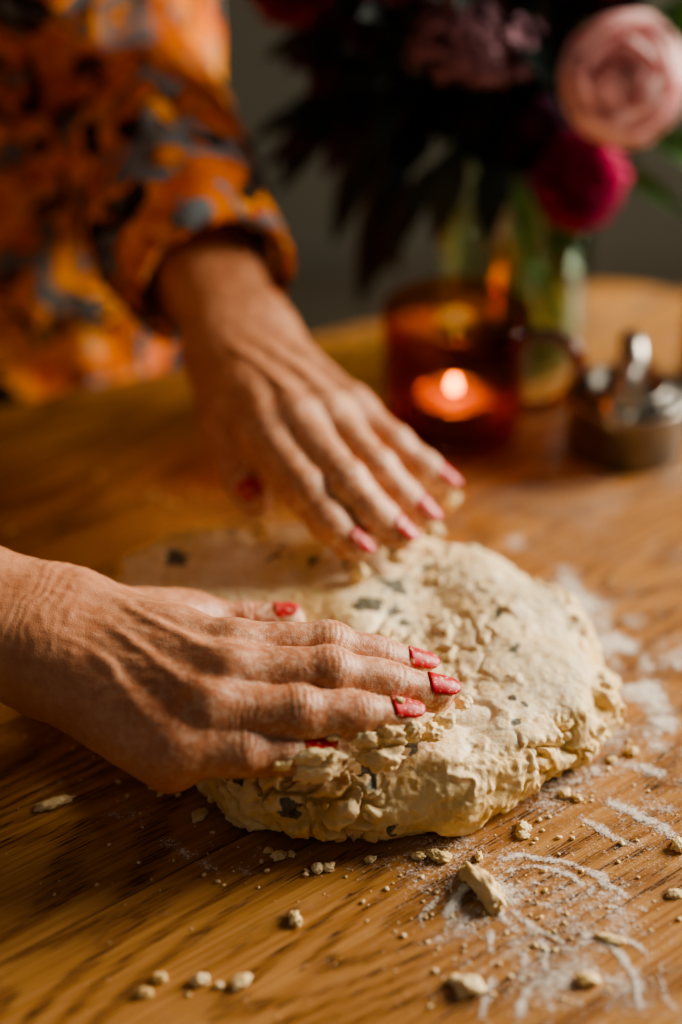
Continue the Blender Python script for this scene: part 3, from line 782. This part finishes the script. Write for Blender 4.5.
# ------------------------------------------------------------------ dark bottle at the right edge
bt=empty('dark_glass_bottle')
a=Acc();lathe(a,[(0,.0004),(.026,.0004),(.029,.003),(.029,.11),(.024,.130),(.012,.145),(.011,.175),(.013,.176),(.013,.182),(.009,.182)],(.2110,.150,0),48)
a.obj('bottle_body',simple('dark_bottle_glass',(.012,.010,.006),.12),bt)
a=Acc();lathe(a,[(.0085,.170),(.0085,.190),(.0075,.192),(0,.192)],(.2110,.150,0),24);a.obj('cork',simple('cork',(.35,.2,.1),.8),bt)

# ------------------------------------------------------------------ vase + bouquet
vs=empty('glass_vase');vc=(.094,.196,0)
GL=mat_thin_glass('clear_green_glass',(.96,.99,.95),(.62,.78,.60),spec=.07)
a=Acc();lathe(a,[(0,.0005),(.037,.0005),(.0405,.004),(.042,.012),(.042,.085),(.036,.105),(.037,.122),(.0345,.122),(.0335,.105),(.0395,.085),(.0395,.012),(.036,.008),(0,.008)],vc,64);a.obj('vase_body',GL,vs)
a=Acc();lathe(a,[(0,.0085),(.036,.0085),(.0390,.012),(.0390,.078),(0,.078)],vc,48);a.obj('water',mat_thin_glass('vase_water',(.88,.95,.80),(.6,.72,.5)),vs)
bq=empty('flower_bouquet')
GREEN=simple('stem_green',(.09,.19,.04),.6,scale=80); LEAFD=simple('dark_leaf',(.008,.022,.016),.5,scale=50,var=.5,spec=.3); LEAFG=simple('green_leaf',(.06,.18,.035),.45,scale=50,var=.4); LEAFR=simple('burgundy_leaf',(.040,.007,.014),.5,scale=50,var=.5,spec=.3)
neck=A(vc[0],vc[1],.115)
stems=Acc()
def stem(top,r=.0018):
    t=random.uniform(0,6.28);fx=random.uniform(.005,.030)
    foot=A(vc[0]-.6*(top[0]-vc[0])*.4+fx*math.cos(t)*.6,vc[1]+fx*math.sin(t)*.6,.012)
    nk=neck+A(np.clip((top[0]-neck[0])*.3,-.02,.02),np.clip((top[1]-neck[1])*.3,-.02,.02),0)
    pts=[Vector(foot)*(1-s)+Vector(nk)*s for s in (0,.33,.66)]+bez(nk,nk+(A(*top)-nk)*.4+A(0,0,.02),top,8)
    tube(stems,pts,r,8)
def frame(axis):
    z=unit(axis); x=unit(np.cross(z,A(.3,.9,.2))); return x,np.cross(z,x),z
def rose(name,c,axis,s,mat):
    """cabbage rose: nested cupped petals, each a patch of a sphere-like shell with a flared lip"""
    a=Acc(); X_,Y_,Z_=frame(axis); rs=random.Random(int(s*1e5)); c=A(*c)
    layers=[(2,.16,8,.9),(3,.26,14,1.1),(3,.38,20,1.05),(3,.52,26,1.25),(4,.68,34,1.05),(4,.84,44,1.05),(5,1.0,60,.90)]
    for li,(cnt,rad,tip,wd) in enumerate(layers):
        for k in range(cnt):
            az=2*math.pi*k/cnt+li*1.1+rs.uniform(-.12,.12); jr=rs.uniform(.97,1.03); nu,nv=13,10; V=[]; tp=tip+rs.uniform(-4,5)
            for j in range(nv):
                v=j/(nv-1)
                for i in range(nu):
                    u=-1+2*i/(nu-1)
                    pol=math.radians(155+(tp-155)*v+ (12*(abs(u)**2.5) if v>0 else 0)*v)
                    w=wd*(.45+.55*math.sin(math.pi*min(1,.15+.75*v)))
                    r=s*rad*jr*(1+.06*max(0,v-.72)/.28*(.35+.65*(li/7)))*(1+.03*u*(1 if k%2 else -1))
                    t=az+u*w
                    zz_=r*math.cos(pol)*.92+s*(.28-.30*rad)
                    V.append(c+X_*(r*math.sin(pol)*math.cos(t))+Y_*(r*math.sin(pol)*math.sin(t))+Z_*zz_)
            a.add(V,[(j*nu+i,j*nu+i+1,(j+1)*nu+i+1,(j+1)*nu+i) for j in range(nv-1) for i in range(nu-1)])
    a.obj(name,mat,bq)
    stem(c-unit(axis)*s*.5)
def pom(name,c,axis,s,mat,n_=230,ln=.45):
    a=Acc(); X_,Y_,Z_=frame(axis)
    for k in range(n_):
        z=1-1.5*(k+.5)/n_; t=k*2.39996; rxy=math.sqrt(max(0,1-z*z)); d=X_*(rxy*math.cos(t))+Y_*(rxy*math.sin(t))+Z_*z
        b=unit(np.cross(d,Z_+A(.01,.02,.01))); n_2=np.cross(b,d); r0=s*(1-ln); r1=s*random.uniform(.88,1.10); w=s*.12
        V=[A(*c)+d*r0,A(*c)+d*(r0+r1)/2+b*w+n_2*w*.3,A(*c)+d*r1,A(*c)+d*(r0+r1)/2-b*w+n_2*w*.3,A(*c)+d*(r0+r1)/2-n_2*w*.4]
        a.add(V,[(0,1,4),(1,2,4),(2,3,4),(3,0,4),(0,3,2,1)])
    V0,F0=ICO1; a.add(A(*c)+V0*s*.62,F0)
    a.obj(name,mat,bq); stem(A(*c)-unit(axis)*s*.5)
def umbel(name,c,s,mat,n_=170):
    a=Acc()
    for k in range(n_):
        d=unit(rng.normal(size=3)); 
        if d[2]<-.35: d[2]*=-1
        p=A(*c)+d*A(s,s,s*.8)*random.uniform(.75,1.05)
        for q in range(5):
            t=q*1.2566; X_,Y_,Z_=frame(d); w=.0030
            e=X_*math.cos(t)+Y_*math.sin(t); f_=np.cross(Z_,e)
            a.add([p,p+e*w*.6+f_*w*.45+Z_*.001,p+e*w*1.3+Z_*.002,p+e*w*.6-f_*w*.45+Z_*.001],[(0,1,2,3)])
        tube(a,[p,A(*c)-A(0,0,s*.6)],.0004,4)
    a.obj(name,mat,bq); stem(A(*c)-A(0,0,s*.6))
def leaf(a,base,tip,w,bend=.01,seed=0):
    base=A(*base);tip=A(*tip);d=tip-base;L=np.linalg.norm(d);d=d/L; b=unit(np.cross(d,A(.2*math.sin(seed),-.8,.6)));nn=np.cross(b,d);V=[]
    nv=9
    for j in range(nv):
        v=j/(nv-1); ww=w*math.sin(math.pi*min(1,v*.96+.02))**.8*(1-.35*v)
        c=base+d*L*v+A(0,0,1)*bend*4*v*(1-v)
        V+=[c-b*ww+nn*ww*.35,c,c+b*ww+nn*ww*.35]
    a.add(V,[(j*3+i,j*3+i+1,j*3+i+4,j*3+i+3) for j in range(nv-1) for i in range(2)])
rose('pink_rose',(.1410,.165,.1690),(-.05,-.80,.60),.0325,mat_petal('rose_petal',(.95,.60,.60),(.99,.80,.78),50,.38))
pom('magenta_dahlia',(.1215,.172,.1130),(.1,-.8,.35),.0275,mat_petal('dahlia_petal',(.42,.010,.07),(.78,.06,.20),120,.15))
pom('magenta_dahlia_small',(.137,.205,.218),(.1,-.6,.5),.018,mat_petal('dahlia_petal_b',(.66,.06,.22),(.80,.18,.36),120,.2),120)
pom('burgundy_dahlia',(-.026,.22,.204),(-.3,-.6,.5),.026,mat_petal('burgundy_petal',(.26,.010,.03),(.50,.03,.08),120),160)
pom('plum_scabious',(.100,.185,.138),(0,-.8,.4),.016,mat_petal('plum_petal',(.10,.015,.06),(.20,.04,.11),120),90)
pom('burgundy_scabious',(-.004,.215,.150),(-.3,-.8,.4),.015,mat_petal('plum_petal_b',(.12,.010,.03),(.22,.02,.06),120),90)
MAU=mat_petal('mauve_floret',(.20,.085,.12),(.46,.27,.31),200,.15)
umbel('mauve_sedum',(.066,.180,.180),.034,MAU,280)
umbel('plum_sedum',(.030,.205,.210),.026,mat_petal('plum_floret',(.09,.018,.05),(.20,.05,.11),200),140)
rose('blush_rose',(.092,.225,.236),(-.1,-.7,.6),.024,mat_petal('blush_petal',(.80,.50,.48),(.88,.62,.58),50,.3))
ad,ag,ar=Acc(),Acc(),Acc()
for k in range(190):
    t=random.uniform(0,6.28); r=random.uniform(.0,.055); zc=random.uniform(.115,.21)
    b=(vc[0]-.032+r*1.25*math.cos(t),vc[1]+.020+r*.6*math.sin(t),zc)
    o_=A(math.cos(t)*random.uniform(.3,1),math.sin(t)*random.uniform(.2,.9)-.1,random.uniform(-.5,.7)); o_=unit(o_)*random.uniform(.03,.052)
    leaf(ad if random.random()<.78 else ar,b,tuple(A(*b)+o_),random.uniform(.006,.012),.006,k)
for b,t,w in (((.030,.19,.125),(.010,.185,.035),.012),((.026,.20,.13),(.030,.185,.055),.010),((.020,.19,.14),(-.004,.19,.070),.011),((.010,.20,.16),(-.034,.21,.090),.011),((.030,.20,.15),(-.022,.21,.12),.012),((.02,.21,.18),(-.040,.225,.16),.012),((.05,.18,.12),(.020,.17,.060),.009),((.06,.18,.13),(.05,.17,.078),.012),((.08,.17,.13),(.075,.155,.085),.012)):
    leaf(ad,b,t,w,.004,3)
for b,t,w in (((.135,.19,.115),(.180,.175,.092),.007),((.14,.2,.14),(.195,.19,.165),.012),((.15,.2,.17),(.20,.2,.20),.012),((.115,.17,.10),(.112,.158,.055),.009),((.10,.165,.11),(.128,.158,.070),.007),((.16,.19,.13),(.20,.185,.108),.010),((.09,.16,.115),(.100,.15,.075),.008),((.15,.21,.20),(.19,.21,.225),.012),((.17,.2,.17),(.182,.175,.205),.010)):
    leaf(ag,b,t,w,.005,5)
ad.obj('dark_foliage',LEAFD,bq);ag.obj('green_leaves',LEAFG,bq);ar.obj('burgundy_foliage',LEAFR,bq)
for k in range(9): 
    t=k*.7; stem(A(vc[0]+.03*math.cos(t)-.015,vc[1]+.02*math.sin(t),.14),.0022)
stems.obj('stems',GREEN,bq)

# ------------------------------------------------------------------ lights
def area(name,loc,tgt,size,power,col,sy=None):
    l=bpy.data.lights.new(name,'AREA'); l.energy=power; l.color=col; l.size=size
    if sy: l.shape='RECTANGLE'; l.size_y=sy
    o=bpy.data.objects.new(name,l); link(o); o.location=loc
    o.rotation_euler=(Vector(tgt)-Vector(loc)).to_track_quat('-Z','Y').to_euler(); return o
area('window_daylight',(1.84,.76,.80),(0,0,0),1.15,138,(1,.905,.77),1.1)
pl=bpy.data.lights.new('candle_light','POINT');pl.energy=.045;pl.color=(1,.55,.2);pl.shadow_soft_size=.009
po=bpy.data.objects.new('candle_light',pl);link(po);po.location=(mc_[0],mc_[1],.046)
w=bpy.data.worlds.new('World');scene.world=w;w.use_nodes=True;bgn=w.node_tree.nodes['Background'];bgn.inputs[0].default_value=(1,.94,.85,1);bgn.inputs[1].default_value=.13
try: scene.view_settings.look='AgX - Medium High Contrast'
except Exception: pass

# ------------------------------------------------------------------ camera
th=math.radians(33);D=.85
cd=bpy.data.cameras.new('camera');cam=bpy.data.objects.new('camera',cd);link(cam)
cam.location=(0,-D*math.cos(th),D*math.sin(th)+.02);cam.rotation_euler=(math.pi/2-th,0,0)
cd.sensor_fit='VERTICAL';cd.sensor_height=36;cd.lens=64
cd.dof.use_dof=True;cd.dof.focus_distance=.69;cd.dof.aperture_fstop=2.2
cd.clip_start=.02
scene.camera=cam
for o in scene.objects:
    if o.parent is None: o.location.z+=TABLE_H
